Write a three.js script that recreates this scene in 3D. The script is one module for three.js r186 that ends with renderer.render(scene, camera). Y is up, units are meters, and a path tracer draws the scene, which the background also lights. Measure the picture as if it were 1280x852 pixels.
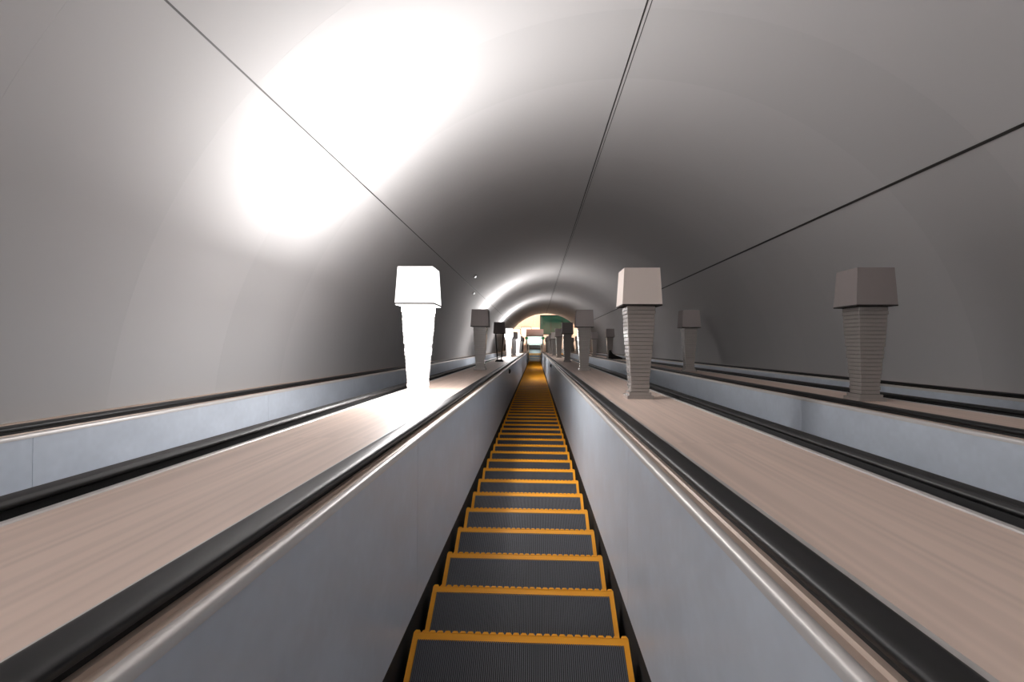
import * as THREE from 'three';
import { mergeGeometries, toCreasedNormals } from 'three/addons/utils/BufferGeometryUtils.js';
import { RectAreaLightUniformsLib } from 'three/addons/lights/RectAreaLightUniformsLib.js';
import { RoundedBoxGeometry } from 'three/addons/geometries/RoundedBoxGeometry.js';

// ---------------------------------------------------------------- frame of the place
// x to the right of the middle escalator's centre line, s metres down the incline (30 degrees), n metres square off the incline
const A30 = Math.PI / 6, C = Math.cos(A30), S = Math.sin(A30);
const W = (x, s, n) => new THREE.Vector3(x, -s * S + n * C, -(s * C + n * S));
const D = (x, s, n) => new THREE.Vector3(x, -s * S + n * C, -(s * C + n * S)).normalize();

const scene = new THREE.Scene();
scene.background = new THREE.Color(0x000000);

// ---------------------------------------------------------------- camera
const F_PX = 642.7, YAW = 0.0457, PITCH = 0.00957, ROLL = 0.00576;
const camera = new THREE.PerspectiveCamera(2 * Math.atan(426 / F_PX) * 180 / Math.PI, 1280 / 852, 0.05, 200);
camera.position.copy(W(0.065, 0, 1.3485));
{
  const fwd = D(-Math.sin(YAW) * Math.cos(PITCH), Math.cos(YAW) * Math.cos(PITCH), Math.sin(PITCH));
  const up0 = W(0, 0, 1), right = fwd.clone().cross(up0).normalize();
  const up = right.clone().cross(fwd).normalize();
  camera.up.copy(up.multiplyScalar(Math.cos(ROLL)).addScaledVector(right, -Math.sin(ROLL)));
  camera.lookAt(camera.position.clone().add(fwd));
}
scene.add(camera);

// ---------------------------------------------------------------- renderer, exposure, light levels
const renderer = new THREE.WebGLRenderer({ antialias: true });
renderer.toneMapping = THREE.LinearToneMapping;
renderer.toneMappingExposure = 0.96;
renderer.shadowMap.enabled = true;
renderer.shadowMap.type = THREE.PCFSoftShadowMap;
RectAreaLightUniformsLib.init();
const TOP_LIGHT = 490, COLUMN_LIGHT = 14, SHADE_LIGHT = 38, DOWN_LIGHT = 280, COLUMN_GLOW = 0.8, SHADE_GLOW = 1.5, HALL_LIGHT = 36;
const LAMP_COLOR = new THREE.Color().setRGB(1.0, 0.965, 0.955);
const HALL_COLOR = new THREE.Color().setRGB(1.0, 0.93, 0.86);

// ---------------------------------------------------------------- helpers
let seed = 7;
const rnd = () => { seed = (seed * 1664525 + 1013904223) >>> 0; return seed / 4294967296; };
const used = {};
function numbered(name) {
  const k = used[name] = (used[name] ?? -1) + 1;
  return k ? name + '_' + String(k).padStart(3, '0') : name;
}
function mesh(name, geo, mat, parent) {
  const m = new THREE.Mesh(geo, mat);
  m.name = name; m.castShadow = true; m.receiveShadow = true;
  parent.add(m);
  return m;
}
function thing(name, label, category, group) {
  const g = new THREE.Group();
  g.name = numbered(name); g.userData = { label, category };
  if (group) g.userData.group = group;
  scene.add(g);
  return g;
}
function structure(name, geo, mat, label, category) {
  const m = geo ? new THREE.Mesh(geo, mat) : new THREE.Group();
  m.name = name; m.castShadow = true; m.receiveShadow = true;
  m.userData = { kind: 'structure', label, category };
  scene.add(m);
  return m;
}
function box(x0, x1, y0, y1, z0, z1) {
  const g = new THREE.BoxGeometry(x1 - x0, y1 - y0, z1 - z0);
  g.translate((x0 + x1) / 2, (y0 + y1) / 2, (z0 + z1) / 2);
  return g;
}
function merge(list) { return mergeGeometries(list.map(g => g.index ? g.toNonIndexed() : g)); }

// procedural textures: fine speckle and streaks of matter
function noiseTex(w, h, fn, srgb) {
  const d = new Uint8Array(w * h * 4);
  for (let j = 0; j < h; j++) for (let i = 0; i < w; i++) {
    const c = fn(i, j), o = (j * w + i) * 4;
    d[o] = c[0]; d[o + 1] = c[1]; d[o + 2] = c[2]; d[o + 3] = 255;
  }
  const t = new THREE.DataTexture(d, w, h, THREE.RGBAFormat);
  t.wrapS = t.wrapT = THREE.RepeatWrapping; t.magFilter = THREE.LinearFilter; t.minFilter = THREE.LinearMipmapLinearFilter;
  t.generateMipmaps = true;
  if (srgb) t.colorSpace = THREE.SRGBColorSpace;
  t.needsUpdate = true;
  return t;
}
function lattice(n, m) { const a = []; for (let i = 0; i < n * m; i++) a.push(rnd()); return (x, y) => {
  const xi = Math.floor(x), yi = Math.floor(y), fx = x - xi, fy = y - yi, sx = fx * fx * (3 - 2 * fx), sy = fy * fy * (3 - 2 * fy);
  const at = (i, j) => a[((j % m) + m) % m * n + ((i % n) + n) % n];
  return (at(xi, yi) * (1 - sx) + at(xi + 1, yi) * sx) * (1 - sy) + (at(xi, yi + 1) * (1 - sx) + at(xi + 1, yi + 1) * sx) * sy; };
}
// laminate of the decks: u across (0.6 m), v along (2.4 m); long grain
const g1 = lattice(64, 4), g2 = lattice(16, 2), g3 = lattice(8, 8);
const deckTex = noiseTex(256, 256, (i, j) => {
  const v = 0.5 * g1(i / 4, j / 64) + 0.35 * g2(i / 16, j / 128) + 0.15 * g3(i / 32, j / 32);
  const k = 0.93 + 0.14 * v;
  return [219 * k, 197 * k, 183 * k].map(c => Math.min(255, c));
}, true);
deckTex.repeat.set(1, 0.25);
const p1 = lattice(8, 8), p2 = lattice(32, 32);
const panelTex = noiseTex(256, 256, (i, j) => {
  const v = 0.6 * p1(i / 32, j / 32) + 0.4 * p2(i / 8, j / 8);
  const k = 0.955 + 0.07 * v;
  return [208 * k, 216 * k, 226 * k].map(c => Math.min(255, c));
}, true);
const roughTex = noiseTex(256, 256, (i, j) => { const v = 150 + 70 * (0.5 * p1(i / 32, j / 32) + 0.5 * p2(i / 8, j / 8)); return [v, v, v]; });
const m1 = lattice(16, 16), m2 = lattice(64, 64);
const marbleTex = noiseTex(256, 256, (i, j) => {
  const v = 0.65 * m1(i / 16, j / 16) + 0.35 * m2(i / 4, j / 4);
  return [236 + 12 * v, 204 + 22 * v, 182 + 26 * v];
}, true);

const std = (o) => new THREE.MeshStandardMaterial(o);
const M = {
  vault: [0.43, 0.438, 0.42, 0.427].map(v => std({ color: new THREE.Color().setRGB(v, v * 0.985, v * 0.985), roughness: 0.7 })),
  shell: std({ color: 0x4a4a4c, roughness: 0.9 }),
  seam: std({ color: 0x2a2826, roughness: 0.6 }),
  panel: std({ map: panelTex, roughness: 0.55, roughnessMap: roughTex, metalness: 0.15 }),
  alu: std({ color: 0xd0ccc9, roughness: 0.42, metalness: 0.3 }),
  cap: std({ color: 0xbdaa9c, roughness: 0.4, metalness: 0.2 }),
  rubber: std({ color: 0x0a0a0b, roughness: 0.45 }),
  dark: std({ color: 0x131314, roughness: 0.7 }),
  deck: std({ map: deckTex, roughness: 0.5 }),
  support: std({ color: 0x3a3a3c, roughness: 0.85 }),
  tread: std({ color: 0x68696e, roughness: 0.45, metalness: 0.35 }),
  treadBase: std({ color: 0x2a2a2c, roughness: 0.8 }),
  yellow: std({ color: 0xf4a51a, roughness: 0.55 }),
  shadeOff: new THREE.MeshPhysicalMaterial({ color: 0x9a9290, roughness: 0.8, side: THREE.DoubleSide }),
  shadePale: new THREE.MeshPhysicalMaterial({ color: 0xe4d9d1, roughness: 0.8, side: THREE.DoubleSide }),
  shadeLit: new THREE.MeshPhysicalMaterial({ color: 0xf4f0ee, roughness: 0.9, side: THREE.DoubleSide, emissive: LAMP_COLOR, emissiveIntensity: SHADE_GLOW }),
  glassOff: new THREE.MeshPhysicalMaterial({ color: 0x9d9793, roughness: 0.16, metalness: 0.0, clearcoat: 0.5, clearcoatRoughness: 0.08 }),
  glassLit: new THREE.MeshPhysicalMaterial({ color: 0xf6f4f4, roughness: 0.3, emissive: LAMP_COLOR, emissiveIntensity: COLUMN_GLOW }),
  diffuser: std({ color: 0xffffff, emissive: LAMP_COLOR, emissiveIntensity: 3 }),
  iron: std({ color: 0x2b2523, roughness: 0.5, metalness: 0.4 }),
  steel: std({ color: 0x8f9092, roughness: 0.4, metalness: 0.6 }),
  marble: std({ map: marbleTex, roughness: 0.3 }),
  booth: std({ color: 0xdcdede, roughness: 0.5 }),
  white: std({ color: 0xe9e9e6, roughness: 0.5 }),
  blind: std({ color: 0xe4eceb, roughness: 0.7 }),
  maroon: std({ color: 0x5d3a38, roughness: 0.5 }),
  clear: new THREE.MeshPhysicalMaterial({ color: 0xf2fbf8, roughness: 0.05, transmission: 1, thickness: 0 }),
  green: new THREE.MeshPhysicalMaterial({ color: 0x2c5b50, roughness: 0.12, clearcoat: 0.6 }),
  greenLamp: std({ color: 0x3f8f55, roughness: 0.4, emissive: new THREE.Color(0x2f9a55), emissiveIntensity: 0.5 }),
  indicator: std({ color: 0xffffff, emissive: 0xffffff, emissiveIntensity: 1.2 }),
  hallLamp: std({ color: 0xffffff, emissive: HALL_COLOR, emissiveIntensity: 2.5 }),
};

// ---------------------------------------------------------------- the path of an escalator (t = s on the incline)
const RB = 2.5, SB = 46, T1 = SB - RB * Math.tan(A30 / 2), T2 = T1 + RB * A30;
const F1 = T1 * C, Y1 = -T1 * S, F2 = F1 + RB * S, YF = Y1 - RB * (1 - C);   // YF = level of the lower landing
function path(t) {
  if (t <= T1) return { F: t * C, y: -t * S, a: A30 };
  if (t <= T2) { const a = A30 - (t - T1) / RB; return { F: F1 + RB * (S - Math.sin(a)), y: Y1 - RB * (Math.cos(a) - C), a }; }
  return { F: F2 + t - T2, y: YF, a: 0 };
}
function yAtF(F) { let lo = -20, hi = 60; for (let k = 0; k < 60; k++) { const m = (lo + hi) / 2; if (path(m).F < F) lo = m; else hi = m; } return path(lo).y; }
function frames(t0, t1) {
  const ts = [t0]; for (let k = 0; k <= 8; k++) { const t = T1 + (T2 - T1) * k / 8; if (t > t0 + 1e-4 && t < t1 - 1e-4) ts.push(t); }
  ts.push(t1); return ts.map(path);
}
const lift = (fr, h) => fr.map(f => ({ F: f.F + h * Math.sin(f.a), y: f.y + h * Math.cos(f.a), a: f.a }));
// sweep a closed profile [[x, h] ...] along frames; uv in metres (u around, v along)
function sweep(profile, fr, crease = 0.6) {
  const pos = [], uv = [], n = profile.length;
  const at = (p, f) => [p[0], f.y + p[1] * Math.cos(f.a), -(f.F + p[1] * Math.sin(f.a))];
  let area = 0; for (let i = 0; i < n; i++) { const a = profile[i], b = profile[(i + 1) % n]; area += a[0] * b[1] - b[0] * a[1]; }
  const pr = area < 0 ? [...profile].reverse() : profile;
  const len = [0]; for (let i = 0; i < n; i++) { const a = pr[i], b = pr[(i + 1) % n]; len.push(len[i] + Math.hypot(a[0] - b[0], a[1] - b[1])); }
  let v = 0;
  for (let j = 0; j + 1 < fr.length; j++) {
    const f = fr[j], g = fr[j + 1], v1 = v + Math.hypot(g.F - f.F, g.y - f.y);
    for (let i = 0; i < n; i++) {
      const a = pr[i], b = pr[(i + 1) % n];
      const P = [at(a, f), at(b, f), at(b, g), at(a, g)], U = [[len[i], v], [len[i + 1], v], [len[i + 1], v1], [len[i], v1]];
      for (const k of [0, 1, 2, 0, 2, 3]) { pos.push(...P[k]); uv.push(...U[k]); }
    }
    v = v1;
  }
  for (const [f, flip] of [[fr[0], true], [fr[fr.length - 1], false]]) {
    const tri = THREE.ShapeUtils.triangulateShape(pr.map(p => new THREE.Vector2(p[0], p[1])), []);
    for (const t of tri) for (const k of (flip ? [t[2], t[1], t[0]] : t)) { pos.push(...at(pr[k], f)); uv.push(pr[k][0], pr[k][1]); }
  }
  const geo = new THREE.BufferGeometry();
  geo.setAttribute('position', new THREE.Float32BufferAttribute(pos, 3));
  geo.setAttribute('uv', new THREE.Float32BufferAttribute(uv, 2));
  geo.computeVertexNormals();
  return toCreasedNormals(geo, crease);
}
const rectP = (x0, x1, h0, h1) => [[x0, h0], [x1, h0], [x1, h1], [x0, h1]];
const bevelP = (x0, x1, h0, h1, b) => [[x0, h0], [x1, h0], [x1, h1 - b], [x1 - b, h1], [x0 + b, h1], [x0, h1 - b]];
function ovalP(cx, cy, w, h, n = 16, p = 2.6) {
  const o = []; for (let i = 0; i < n; i++) { const a = i / n * Math.PI * 2, c = Math.cos(a), s = Math.sin(a);
    o.push([cx + w / 2 * Math.sign(c) * Math.abs(c) ** (2 / p), cy + h / 2 * Math.sign(s) * Math.abs(s) ** (2 / p)]); } return o;
}
const mirrorP = (p, side) => p.map(([x, h]) => [x * side, h]);

// ---------------------------------------------------------------- the tunnel
const VX = 1.025, VN = 0.43, VR = 3.93, START = -5, FP = 43.49;      // vault axis, radius, upper end, lower portal plane
const sEnd = n => (FP - S * n) / C;
function vaultGeo(phi0, phi1, s0, s1, r0, r1, seg) {                 // s1 may be a function of n
  const pos = [], nor = [], uv = [];
  const pt = (phi, r, s) => { const n = VN + r * Math.cos(phi); const ss = typeof s === 'function' ? s(n) : s; return [VX + r * Math.sin(phi), n, -ss]; };
  const quad = (a, b, c, d, na, nb, nc, nd) => { for (const [p, q] of [[a, na], [b, nb], [c, nc], [a, na], [c, nc], [d, nd]]) { pos.push(...p); nor.push(...q); uv.push(p[2], p[0]); } };
  for (let i = 0; i < seg; i++) {
    const a = phi0 + (phi1 - phi0) * i / seg, b = phi0 + (phi1 - phi0) * (i + 1) / seg;
    const na = [-Math.sin(a), -Math.cos(a), 0], nb = [-Math.sin(b), -Math.cos(b), 0], ma = na.map(v => -v), mb = nb.map(v => -v);
    quad(pt(a, r0, s0), pt(a, r0, s1), pt(b, r0, s1), pt(b, r0, s0), na, na, nb, nb);
    quad(pt(a, r1, s0), pt(b, r1, s0), pt(b, r1, s1), pt(a, r1, s1), ma, mb, mb, ma);
    quad(pt(a, r0, s0), pt(b, r0, s0), pt(b, r1, s0), pt(a, r1, s0), [0, 0, 1], [0, 0, 1], [0, 0, 1], [0, 0, 1]);
    quad(pt(a, r0, s1), pt(a, r1, s1), pt(b, r1, s1), pt(b, r0, s1), [0, 0, -1], [0, 0, -1], [0, 0, -1], [0, 0, -1]);
  }
  for (const [p, f] of [[phi0, -1], [phi1, 1]]) {
    const t = [Math.cos(p) * f, -Math.sin(p) * f, 0];
    const q = [pt(p, r0, s0), pt(p, r1, s0), pt(p, r1, s1), pt(p, r0, s1)];
    if (f > 0) quad(q[0], q[3], q[2], q[1], t, t, t, t); else quad(q[0], q[1], q[2], q[3], t, t, t, t);
  }
  const g = new THREE.BufferGeometry();
  g.setAttribute('position', new THREE.Float32BufferAttribute(pos, 3));
  g.setAttribute('normal', new THREE.Float32BufferAttribute(nor, 3));
  g.setAttribute('uv', new THREE.Float32BufferAttribute(uv, 2));
  return g;
}
const ceiling = structure('ceiling', null, null, 'white round vault of the tunnel lined with curved panels', 'vault');
ceiling.rotation.x = -A30;
const rad = d => d * Math.PI / 180;
mesh('vault_shell', vaultGeo(rad(-118), rad(118), START, sEnd, VR + 0.05, VR + 0.3, 64), M.shell, ceiling);
{
  const PH = 46.9, gapL = 0.010, gapC = 0.016, gapR = 0.022;
  const strips = [[-97, -PH, 0, gapL], [-PH, 0, gapL, gapC], [0, PH, gapC, gapR], [PH, 97, gapR, 0]];
  const L = 1.2, RINGS = 42;                                           // rings from START down to 45.4, then one cut by the portal plane
  for (const [a, b, ga, gb] of strips) {
    const p0 = rad(a) + ga / 2 / VR, p1 = rad(b) - gb / 2 / VR;
    const g = vaultGeo(p0, p1, 0, L - 0.0005, VR, VR + 0.03, 18);
    for (let k = 0; k < RINGS; k++) {
      const m = mesh('vault_panel', g, M.vault[(k * 7 + (k >> 2) * 5 + (k >> 1)) % 4], ceiling);
      m.position.z = -(START + k * L);
    }
    mesh('vault_panel', vaultGeo(p0, p1, START + RINGS * L, sEnd, VR, VR + 0.03, 18), M.vault[1], ceiling);
  }
  const strip = (deg, w, proud) => vaultGeo(rad(deg) - w / 2 / VR, rad(deg) + w / 2 / VR, START, n => sEnd(n) - 0.05, VR - proud, VR + 0.02, 2);
  const label = ['thin dark seam strip along the bright side of the vault', 'dark seam strip along the crown of the vault', 'wide dark seam strip along the dim side of the vault'];
  [[-PH, 0.012, 0.004], [0, 0.010, 0.005], [PH, 0.026, 0.012]].forEach(([d, w, p], i) => {
    const t = structure('trim_' + (i + 1), strip(d, w, p), M.seam, label[i], 'seam strip'); t.rotation.x = -A30;
    if (i === 1) mesh('second_seam', vaultGeo(0.034 / VR, 0.041 / VR, START, n => sEnd(n) - 0.05, VR - 0.004, VR + 0.02, 2), M.seam, t);
  });
}
{ // pit floor below the escalators, and the closing wall at the upper end
  const f = structure('floor', box(VX - 4.2, VX + 4.2, -1.3, -0.85, -48, 5), M.support, 'dark sloping pit floor below the escalators', 'floor'); f.rotation.x = -A30;
  const w = structure('wall_back', box(VX - 4.3, VX + 4.3, -1.3, 4.8, 5, 5.3), M.vault[0], 'plain white wall closing the upper end of the tunnel', 'wall'); w.rotation.x = -A30;
}

// ---------------------------------------------------------------- escalators
const PITCH_X = 2.05, T0 = -4.6, TE = T2 + 0.75;
const PANEL_L = 2.4;
// one step: nose line at the origin, tread towards +z, nose pointing down the incline (-z)
const stepGeo = (() => {
  const cleats = [], n = 102, w = 0.95;
  for (let i = 0; i < n; i++) { const x = -w / 2 + (i + 0.5) * w / n; cleats.push(box(x - 0.0024, x + 0.0024, -0.009, 0, 0.034, 0.405)); }
  const plate = box(-0.499, 0.499, -0.03, -0.009, 0.004, 0.405);
  const riser = []; for (let k = 0; k < 5; k++) { const a = k / 5, b = (k + 1) / 5; riser.push(box(-0.495, 0.495, -0.03 - 0.2 * b, -0.03 - 0.2 * a, 0.006 + 0.03 * a * a, 0.03 + 0.03 * a * a)); }
  const nose = [box(-0.5, 0.5, -0.028, 0.0005, 0.002, 0.034)];
  for (let i = 0; i < 28; i++) { const x = -0.5 + (i + 0.5) / 28;
    const sh = new THREE.Shape([[-0.0165, 0], [0.0165, 0], [0.009, 0.011], [-0.009, 0.011]].map(p => new THREE.Vector2(...p)));
    const g = new THREE.ExtrudeGeometry(sh, { depth: 0.027, bevelEnabled: false }); g.rotateX(-Math.PI / 2); g.translate(x, -0.024, 0.002); nose.push(g); }
  return { cleats: merge(cleats), plate, riser: merge(riser), nose: merge(nose), side: s => box(s > 0 ? 0.476 : -0.5, s > 0 ? 0.5 : -0.476, -0.02, 0.001, 0.034, 0.405) };
})();
const sideL = stepGeo.side(-1), sideR = stepGeo.side(1);
function makeStep() {
  const g = new THREE.Group(); g.name = 'step';
  mesh('tread', stepGeo.cleats, M.tread, g); mesh('tread_base', stepGeo.plate, M.treadBase, g); mesh('riser', stepGeo.riser, M.treadBase, g);
  mesh('yellow_nosing', stepGeo.nose, M.yellow, g); mesh('yellow_side_strip', sideL, M.yellow, g); mesh('yellow_side_strip', sideR, M.yellow, g);
  return g;
}
const protoStep = makeStep();
const F_NOSE = 2.4119 * C, F_COMB = F2 + 0.42;
const handGeo = {};
function escalator(cx, label, detailed) {
  const e = thing('escalator', label, 'escalator', undefined);
  e.position.x = cx;
  for (const sd of [-1, 1]) {
    const key = sd;
    handGeo[key] ??= (() => {
      const o = {}; const P = p => mirrorP(p, sd);
      const all = frames(T0, TE);
      o.skirt = sweep(P(rectP(0.535, 0.55, -0.4, 0.05)), all);
      o.bead = sweep(P([[0.527, 0.85], [0.556, 0.85], [0.556, 0.872], [0.552, 0.875], [0.535, 0.875], [0.529, 0.871], [0.527, 0.864]]), all, 0.9);
      o.cap = sweep(P([[0.556, 0.84], [0.598, 0.84], [0.598, 0.874], [0.584, 0.874], [0.58, 0.866], [0.572, 0.866], [0.568, 0.87], [0.556, 0.87]]), all);
      o.guide = sweep(P(rectP(0.598, 0.66, 0.83, 0.886)), all);
      o.channel = sweep(P(rectP(0.66, 0.7, 0.83, 0.862)), all);
      // handrail: along the top, then round the newel
      const hr = lift(all, 0.9), last = hr[hr.length - 1], r = 0.24;
      for (let k = 1; k <= 12; k++) { const a = Math.PI * k / 12; hr.push({ F: last.F + r * Math.sin(a), y: last.y - r + r * Math.cos(a), a }); }
      o.rail = sweep(P(ovalP(0.6275, 0, 0.085, 0.032, 18, 2.8)), hr, 1.2);
      // newel: rounded end of the balustrade
      const sh = new THREE.Shape(); sh.moveTo(0, 0.0); sh.lineTo(0, 0.87); sh.absarc(0, 0.66, 0.21, Math.PI / 2, -Math.PI / 2, true); sh.lineTo(0.12, 0); sh.closePath();
      const ng = new THREE.ExtrudeGeometry(sh, { depth: 0.13, bevelEnabled: false, curveSegments: 12 });
      ng.rotateY(Math.PI / 2); const end = path(TE);
      ng.translate(sd > 0 ? 0.531 : -0.661, end.y, -end.F); o.newel = ng;
      o.panels = [];
      for (let t = T0; t < TE - 0.01; t += PANEL_L) o.panels.push(sweep(P(rectP(0.53, 0.549, 0.025, 0.852)), frames(t, Math.min(t + PANEL_L, TE) - 0.003)));
      return o;
    })();
    const o = handGeo[key];
    for (const g of o.panels) mesh('balustrade_panel', g, M.panel, e);
    mesh('skirt', o.skirt, M.dark, e); mesh('bead', o.bead, M.alu, e); mesh('cap_strip', o.cap, M.cap, e);
    mesh('handrail_guide', o.guide, M.dark, e); mesh('channel', o.channel, M.dark, e); mesh('handrail', o.rail, M.rubber, e); mesh('newel', o.newel, M.panel, e);
  }
  if (detailed) {
    let first = true;
    for (let F = F_NOSE - 0.4 * 3; F < F_COMB; F += 0.4) {
      const st = first ? protoStep : protoStep.clone(); first = false;
      e.add(st); st.position.set(0, yAtF(F), -F);
    }
  } else {
    const bits = [];
    for (let F = F_NOSE - 0.8; F < F_COMB; F += 0.4) { const g = box(-0.5, 0.5, -0.25, 0, 0, 0.405); g.translate(0, yAtF(F), -F); bits.push(g); }
    const m = mesh('step_band', merge(bits), M.tread, e); m.userData.kind = 'stuff';
  }
  // comb plate and landing plate
  mesh('comb_plate', box(-0.53, 0.53, YF - 0.05, YF + 0.004, -(F_COMB + 0.3), -F_COMB + 0.02), M.yellow, e);
  mesh('landing_plate', box(-0.7, 0.7, YF - 0.05, YF + 0.002, -(F_COMB + 1.1), -(F_COMB + 0.3)), M.steel, e);
  return e;
}
escalator(0, 'escalator with yellow-edged grey steps between the two lamp-lined decks beside the lit lamps', true);
escalator(-PITCH_X, 'escalator against the brightly lit wall, beyond the deck with lit lamps', false);
escalator(PITCH_X, 'escalator between two decks of unlit lamps on the dim side', false);
escalator(2 * PITCH_X, 'outermost escalator against the dim wall of the tunnel', false);

// ---------------------------------------------------------------- decks between the escalators
const DECK_N = 0.872, DW = PITCH_X / 2 - 0.701;
{
  const all = frames(T0, TE);
  const support = sweep(rectP(-DW, DW, -0.3, 0.835), all);
  const edge = sd => sweep(mirrorP(bevelP(DW - 0.03, DW, 0.835, DECK_N + 0.004, 0.004), sd), all);
  const edges = [edge(-1), edge(1)], panels = [];
  for (let t = T0; t < TE - 0.01; t += PANEL_L) panels.push(sweep(bevelP(-DW + 0.031, DW - 0.031, 0.835, DECK_N, 0.002), frames(t, Math.min(t + PANEL_L, TE) - 0.002)));
  [[-0.5, 'beige laminate deck carrying the row with lit lamps'], [0.5, 'beige laminate deck under the vault crown with unlit lamps only'], [1.5, 'beige laminate deck beside the outermost escalator on the dim side']].forEach(([k, label]) => {
    const d = thing('balustrade_deck', label, 'deck'); d.position.x = k * PITCH_X;
    mesh('support', support, M.support, d);
    for (const g of edges) mesh('edge_strip', g, M.alu, d);
    for (const g of panels) mesh('deck_panel', g, M.deck, d);
  });
  // narrow ledges between the outer handrails and the walls
  [[-1, 'narrow brown ledge between handrail and the bright wall'], [1, 'narrow brown ledge between handrail and the dim wall']].forEach(([sd, label]) => {
    const x0 = sd < 0 ? -PITCH_X - 0.7 : 2 * PITCH_X + 0.7, x1 = VX + sd * 3.905;
    const l = thing('wall_ledge', label, 'ledge');
    mesh('top_strip', sweep(rectP(x0, x1, 0.83, 0.865), frames(T0, TE)), M.cap, l);
    mesh('wall_strip', sweep(rectP(x1, x1 - sd * 0.03, 0.865, 0.9), frames(T0, TE)), M.cap, l);
  });
}

// ---------------------------------------------------------------- lamps
function frustum(w0, w1, h0, h1, wall) {                                // square tapering tube, open at both ends, wall thick
  const pos = []; const c = [[-1, -1], [1, -1], [1, 1], [-1, 1]];
  const P = (k, w, y) => [c[k % 4][0] * w, y, c[k % 4][1] * w];
  const q = (a, b, d, e) => pos.push(...a, ...b, ...d, ...a, ...d, ...e);
  for (let k = 0; k < 4; k++) {
    q(P(k, w0, h0), P(k, w1, h1), P(k + 1, w1, h1), P(k + 1, w0, h0));
    q(P(k, w0 - wall, h0), P(k + 1, w0 - wall, h0), P(k + 1, w1 - wall, h1), P(k, w1 - wall, h1));
    q(P(k, w1, h1), P(k, w1 - wall, h1), P(k + 1, w1 - wall, h1), P(k + 1, w1, h1));
    q(P(k, w0, h0), P(k + 1, w0, h0), P(k + 1, w0 - wall, h0), P(k, w0 - wall, h0));
  }
  const g = new THREE.BufferGeometry(); g.setAttribute('position', new THREE.Float32BufferAttribute(pos, 3));
  g.setAttribute('uv', new THREE.Float32BufferAttribute(new Float32Array(pos.length / 3 * 2), 2));
  g.computeVertexNormals(); return g;
}
const LAMP_H = 1.19, SH0 = 0.86;
const lampGeo = (() => {
  const plinth = merge([box(-0.12, 0.12, 0.0008, 0.03, -0.12, 0.12), box(-0.1, 0.1, 0.03, 0.06, -0.1, 0.1)]);
  const slabs = []; const n = 22, h0 = 0.06, h1 = SH0 - 0.015;
  for (let k = 0; k < n; k++) {
    const f = k / (n - 1), w = 0.084 + 0.046 * f + (rnd() - 0.5) * 0.006, y = h0 + (h1 - h0) * k / n, d = (h1 - h0) / n;
    const g = new RoundedBoxGeometry(2 * w, d * 0.98, 2 * w, 1, 0.006); g.translate(0, y + d / 2, 0); slabs.push(g);
  }
  const legs = [[-1, -1], [1, -1], [1, 1], [-1, 1]].map(([a, b]) => {
    const c = new THREE.CatmullRomCurve3([new THREE.Vector3(a * 0.06, 0.055, b * 0.06), new THREE.Vector3(a * 0.12, SH0 + 0.02, b * 0.12)]);
    return new THREE.TubeGeometry(c, 1, 0.014, 6);
  });
  const collar = frustum(0.178, 0.178, SH0 - 0.012, SH0, 0.02);
  const spokes = merge([box(-0.165, 0.165, SH0 - 0.012, SH0, -0.008, 0.008), box(-0.008, 0.008, SH0 - 0.012, SH0, -0.165, 0.165)]);
  return { plinth, column: merge(slabs), legs, collar: merge([collar, spokes]), shade: frustum(0.178, 0.16, SH0, LAMP_H, 0.006), lower: frustum(0.174, 0.174, SH0 - 0.018, SH0 - 0.013, 0.04), diffuser: box(-0.15, 0.15, LAMP_H - 0.03, LAMP_H - 0.016, -0.15, 0.15) };
})();
function makeLamp(kind) {
  const g = new THREE.Group(), lit = kind === 'lit';
  mesh('plinth', lampGeo.plinth, kind === 'frame' ? M.iron : lit ? M.glassLit : M.glassOff, g);
  if (kind === 'frame') for (const l of lampGeo.legs) mesh('leg', l, M.iron, g);
  else mesh('column', lampGeo.column, lit ? M.glassLit : M.glassOff, g);
  mesh('collar', lampGeo.collar, M.iron, g);
  mesh('shade', lampGeo.shade, lit ? M.shadeLit : kind === 'pale' ? M.shadePale : M.shadeOff, g);
  if (lit) {
    mesh('diffuser', lampGeo.diffuser, M.diffuser, g);
    const up = new THREE.RectAreaLight(LAMP_COLOR, TOP_LIGHT, 0.29, 0.29); up.name = 'top_light'; up.position.y = LAMP_H - 0.012; up.rotation.x = Math.PI / 2; g.add(up);
    mesh('lower_diffuser', lampGeo.lower, M.diffuser, g);
    const down = new THREE.RectAreaLight(LAMP_COLOR, DOWN_LIGHT, 0.345, 0.345); down.name = 'lower_light'; down.position.y = SH0 - 0.022; down.rotation.x = -Math.PI / 2; g.add(down);
    for (let k = 0; k < 4; k++) {
      const a = k * Math.PI / 2, sl = new THREE.RectAreaLight(LAMP_COLOR, SHADE_LIGHT, 0.31, 0.31); sl.name = 'shade_light';
      sl.position.set(Math.sin(a) * 0.185, (SH0 + LAMP_H) / 2, Math.cos(a) * 0.185); sl.rotation.y = a + Math.PI; g.add(sl);
      const l = new THREE.RectAreaLight(LAMP_COLOR, COLUMN_LIGHT, 0.2, 0.72); l.name = 'column_light';
      l.position.set(Math.sin(a) * 0.145, 0.46, Math.cos(a) * 0.145); l.rotation.y = a + Math.PI; g.add(l);
    }
  }
  return g;
}
const protos = {};
function lamp(x, s, kind, label, group) {
  const proto = protos[kind] ??= makeLamp(kind);
  const l = proto.clone(); l.name = numbered('deck_lamp'); l.userData = { label, category: 'lamp' };
  if (group) l.userData.group = group;
  l.position.copy(W(x, s, DECK_N)); l.rotation.x = -A30; scene.add(l);
}
const ORD = ['first', 'second', 'third', 'fourth', 'fifth', 'sixth', 'seventh', 'eighth'];
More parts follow.
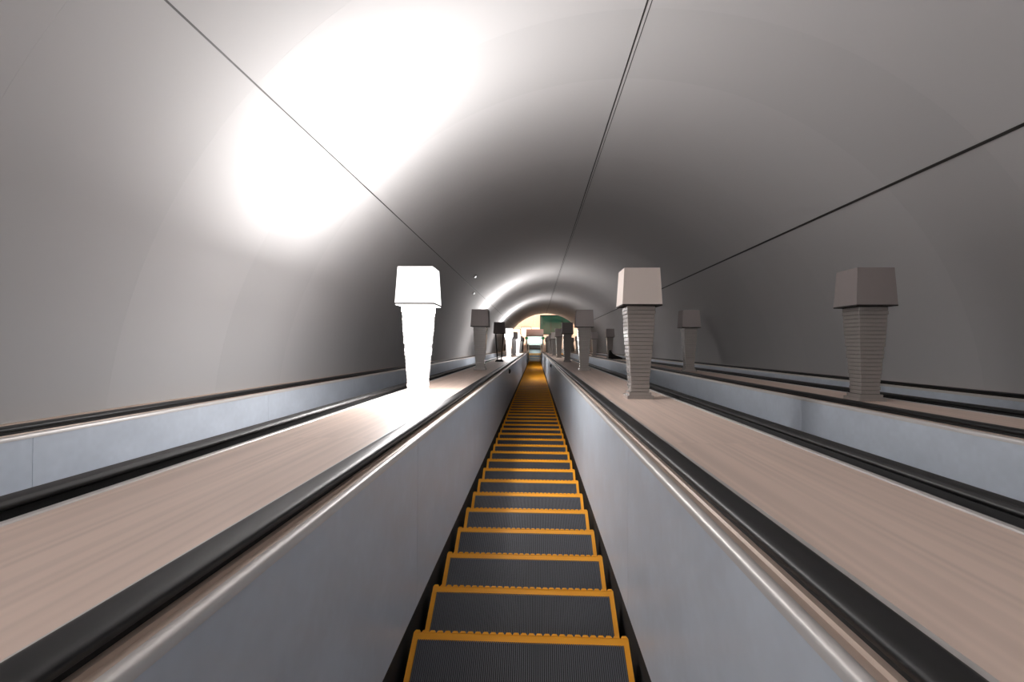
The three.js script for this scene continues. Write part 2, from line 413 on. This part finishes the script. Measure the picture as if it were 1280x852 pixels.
const ROWS = [
  [-1.025, 4.75, ['lit', 'off', 'frame', 'lit', 'off', 'lit', 'off', 'off'], 'on the deck with the lit lamps'],
  [1.025, 4.85, ['pale', 'off', 'off', 'off', 'pale', 'off', 'off', 'off'], 'on the deck under the vault crown'],
  [3.075, 4.85, ['off', 'off', 'off', 'off', 'off', 'off', 'off', 'off'], 'on the deck by the outermost dim escalator'],
];
const LOOK = { lit: 'glowing white square lamp', off: 'unlit grey square lamp', frame: 'grey lamp on thin legs,', pale: 'unlit pale-shaded lamp,' };
for (const [x, s0, kinds, where] of ROWS) kinds.forEach((k, i) => lamp(x, s0 + i * 5.4, k, `${LOOK[k]} ${ORD[i]} of the row ${where}`, 'lamps ' + where));

lamp(-1.025, -1.9, 'lit', 'glowing white square lamp standing highest on the deck with the lit lamps', 'lamps on the deck with the lit lamps');   // lights the bright wall at the upper end

// ---------------------------------------------------------------- lower landing hall
const HX0 = VX - 6, HX1 = VX + 6, HF = SB * C + 6.4, HC = YF + 4.2;
structure('floor_landing', merge([box(HX0, HX1, YF - 0.3, YF, -HF - 0.3, -(F_COMB + 1.1)), box(VX - 4.0, VX + 4.0, YF - 0.3, YF - 0.06, -(F_COMB + 1.1), -(F_COMB - 0.1))]), M.marble, 'peach marble floor of the lower hall', 'floor');
structure('ceiling_hall', box(HX0, HX1, HC, HC + 0.2, -HF - 0.3, -FP), M.white, 'white ceiling of the lower hall', 'ceiling');
const wf = structure('wall_far', null, null, 'peach marble wall facing the foot of the escalators', 'wall');
mesh('backing', box(HX0, HX1, YF, HC, -HF - 0.3, -HF - 0.02), M.shell, wf);
for (let i = 0; i < 10; i++) for (let j = 0; j < 4; j++) mesh('marble_slab', box(HX0 + i * 1.2 + 0.003, HX0 + (i + 1) * 1.2 - 0.003, YF + j * 1.05 + 0.003, YF + (j + 1) * 1.05 - 0.003, -HF - 0.02, -HF + 0.005 * rnd()), M.marble, wf);
structure('wall_hall_side', box(HX0 - 0.2, HX0, YF - 0.3, HC, -HF - 0.3, -FP), M.marble, 'marble side wall of the lower hall on the lit side', 'wall');
structure('wall_hall_end', box(HX1, HX1 + 0.2, YF - 0.3, HC, -HF - 0.3, -FP), M.marble, 'marble side wall of the lower hall on the dim side', 'wall');
{ // portal wall with the arched mouth of the tunnel
  const sh = new THREE.Shape([[HX0, YF - 0.3], [HX1, YF - 0.3], [HX1, HC + 0.2], [HX0, HC + 0.2]].map(p => new THREE.Vector2(...p)));
  const sc = sEnd(VN), yc = -sc * S + VN * C, b = VR / C, hole = new THREE.Path();
  const a0 = Math.asin((YF - 0.3 + 0.01 - yc) / b);
  for (let k = 0; k <= 60; k++) { const a = a0 + (Math.PI - 2 * a0) * k / 60; const x = VX + (VR + 0.03) * Math.cos(a), y = yc + (b + 0.03) * Math.sin(a); k ? hole.lineTo(x, y) : hole.moveTo(x, y); }
  hole.closePath(); sh.holes.push(hole);
  const g = new THREE.ExtrudeGeometry(sh, { depth: 0.2, bevelEnabled: false }); g.translate(0, 0, -FP - 0.2);
  structure('wall_portal', g, M.white, 'white wall around the arched mouth of the tunnel', 'wall');
}
// hall ceiling lights
[[-2.2, 1.0], [1.0, 1.0], [3.8, 0.5]].forEach(([x, k], i) => {
  const l = thing('ceiling_light', ['bright ceiling panel light over the lit end of the lower hall', 'bright ceiling panel light over the middle of the lower hall', 'ceiling panel light over the dim end of the lower hall'][i], 'ceiling light');
  l.position.set(x, HC, -(FP + 1.45));
  mesh('housing', box(-0.65, 0.65, -0.05, 0, -0.65, 0.65), M.white, l);
  mesh('diffuser', box(-0.6, 0.6, -0.055, -0.05, -0.6, 0.6), M.hallLamp, l);
  const r = new THREE.RectAreaLight(HALL_COLOR, HALL_LIGHT * k, 1.2, 1.2); r.name = 'panel_light'; r.position.y = -0.06; r.rotation.x = -Math.PI / 2; l.add(r);
});
{ // attendant's booth at the foot of the middle escalator
  const b = thing('attendant_booth', 'small white glazed attendant booth at the foot of the middle escalator', 'booth');
  const z0 = F_COMB + 1.2; b.position.set(0, YF, -z0);
  mesh('base', box(-0.75, 0.75, 0, 0.32, -1.2, 0), M.booth, b);
  mesh('sill', box(-0.78, 0.78, 0.32, 0.36, -1.23, 0.03), M.white, b);
  for (const [x, z] of [[-0.72, -0.03], [0.72, -0.03], [-0.72, -1.17], [0.72, -1.17]]) mesh('post', box(x - 0.025, x + 0.025, 0.36, 1.28, z - 0.025, z + 0.025), M.white, b);
  mesh('window_pane', box(-0.695, 0.695, 0.36, 1.28, -0.034, -0.028), M.clear, b);
  mesh('desk', box(-0.69, 0.69, 0.36, 0.4, -0.6, -0.13), M.white, b);
  mesh('back_panel', box(-0.7, 0.7, 0.36, 1.28, -1.18, -1.16), M.white, b);
  mesh('roof', box(-0.8, 0.8, 1.28, 1.34, -1.25, 0.05), M.maroon, b);
  mesh('booth_lamp', box(-0.4, 0.4, 1.25, 1.28, -0.75, -0.45), M.hallLamp, b);
  const bl = new THREE.RectAreaLight(0xf4fbff, 30, 0.8, 0.3); bl.name = 'booth_light'; bl.position.set(0, 1.245, -0.6); bl.rotation.x = -Math.PI / 2; b.add(bl);
}
{ // green glass screen in the hall
  const g = thing('glass_screen', 'dark green glass screen standing in the lower hall', 'screen');
  g.position.set(0.5, YF, -(SB * C + 4.9));
  for (let i = 0; i < 3; i++) mesh('glass_pane', box(i * 1.05 + 0.02, i * 1.05 + 1.03, 0.1, 2.1, -0.02, 0.02), M.green, g);
  for (let i = 0; i < 4; i++) mesh('post', box(i * 1.05 - 0.02, i * 1.05 + 0.02, 0, 2.14, -0.03, 0.03), M.iron, g);
  mesh('top_rail', box(-0.02, 3.17, 2.1, 2.15, -0.03, 0.03), M.iron, g);
  mesh('bottom_rail', box(-0.02, 3.17, 0.05, 0.1, -0.03, 0.03), M.iron, g);
}
{ // barrier rail before the peach wall
  const g = thing('barrier_rail', 'thin dark hooped barrier rail before the peach marble wall', 'rail');
  g.position.set(-1.5, YF, -(SB * C + 4.7));
  const hoop = (x0, x1, h) => { const c = new THREE.CatmullRomCurve3([[x0, 0], [x0, h - 0.15], [x0 + 0.06, h - 0.02], [x0 + 0.2, h], [x1 - 0.2, h], [x1 - 0.06, h - 0.02], [x1, h - 0.15], [x1, 0]].map(p => new THREE.Vector3(p[0], p[1], 0))); return new THREE.TubeGeometry(c, 40, 0.02, 8); };
  mesh('hoop', hoop(-0.9, 0.1, 0.8), M.iron, g); mesh('hoop', hoop(0.15, 1.15, 1.0), M.iron, g);
}
[[-0.77, 'green round signal light on post by the foot of the handrail facing the lit lamps'], [0.77, 'green round signal light on post by the foot of the handrail facing the unlit lamps']].forEach(([x, label]) => {
  const g = thing('signal_light', label, 'signal light');
  g.position.set(x, YF, -(F_COMB + 0.95));
  mesh('post', new THREE.CylinderGeometry(0.03, 0.04, 1.1, 10).translate(0, 0.55, 0), M.steel, g);
  mesh('housing', new THREE.CylinderGeometry(0.13, 0.13, 0.08, 20).rotateX(Math.PI / 2).translate(0, 1.22, 0), M.iron, g);
  mesh('lens', new THREE.SphereGeometry(0.1, 16, 10).scale(1, 1, 0.4).translate(0, 1.22, 0.04), M.greenLamp, g);
});

// ---------------------------------------------------------------- small things
[[-1, 11.6, 'small dark stop-button box under the handrail on the lit-lamp side'], [1, 15.0, 'small dark stop-button box under the handrail on the unlit-lamp side']].forEach(([sd, s, label]) => {
  const g = thing('stop_button_box', label, 'switch box'); g.position.copy(W(sd * 0.53, s, 0.78)); g.rotation.x = -A30;
  mesh('case', new RoundedBoxGeometry(0.03, 0.1, 0.22, 2, 0.01).translate(-sd * 0.0165, 0, 0), M.iron, g);
  mesh('button', new THREE.CylinderGeometry(0.022, 0.022, 0.012, 14).rotateZ(Math.PI / 2).translate(-sd * 0.0375, 0, 0), M.maroon, g);
});
[[-48.6, 16.3, 'tiny glowing white light on the vault below the bright-side seam strip'], [-43, 14.4, 'tiny glowing white light on the vault above the bright-side seam strip']].forEach(([d, s, label]) => {
  const g = thing('indicator_light', label, 'light'); const p = rad(d);
  g.position.copy(W(VX + VR * Math.sin(p), s, VN + VR * Math.cos(p)));
  const inward = W(-Math.sin(p), 0, -Math.cos(p)); g.quaternion.setFromUnitVectors(new THREE.Vector3(0, 1, 0), inward);
  mesh('base', new THREE.CylinderGeometry(0.05, 0.06, 0.02, 18).translate(0, 0.015, 0), M.white, g);
  mesh('dome', new THREE.SphereGeometry(0.035, 16, 8, 0, Math.PI * 2, 0, Math.PI / 2).translate(0, 0.02, 0), M.indicator, g);
});
{ // black wedge-shaped thing lying by a lamp on the far deck
  const sh = new THREE.Shape([[0, 0], [0.62, 0], [0.6, 0.05], [0.2, 0.2], [0.08, 0.38], [0.02, 0.4]].map(p => new THREE.Vector2(...p)));
  const g = new THREE.ExtrudeGeometry(sh, { depth: 0.2, bevelEnabled: true, bevelSize: 0.015, bevelThickness: 0.015, bevelSegments: 2 });
  const t = thing('black_bag', 'black wedge-shaped bag slumped on the deck by the outermost escalator', 'bag');
  t.scale.setScalar(0.8); t.position.copy(W(2.82, 19.6, DECK_N + 0.014)); t.rotation.x = -A30; mesh('body', g, M.dark, t);
  mesh('strap', new THREE.TorusGeometry(0.07, 0.01, 8, 20, Math.PI).translate(0.1, 0.34, 0.1), M.rubber, t);
}
renderer.render(scene, camera);
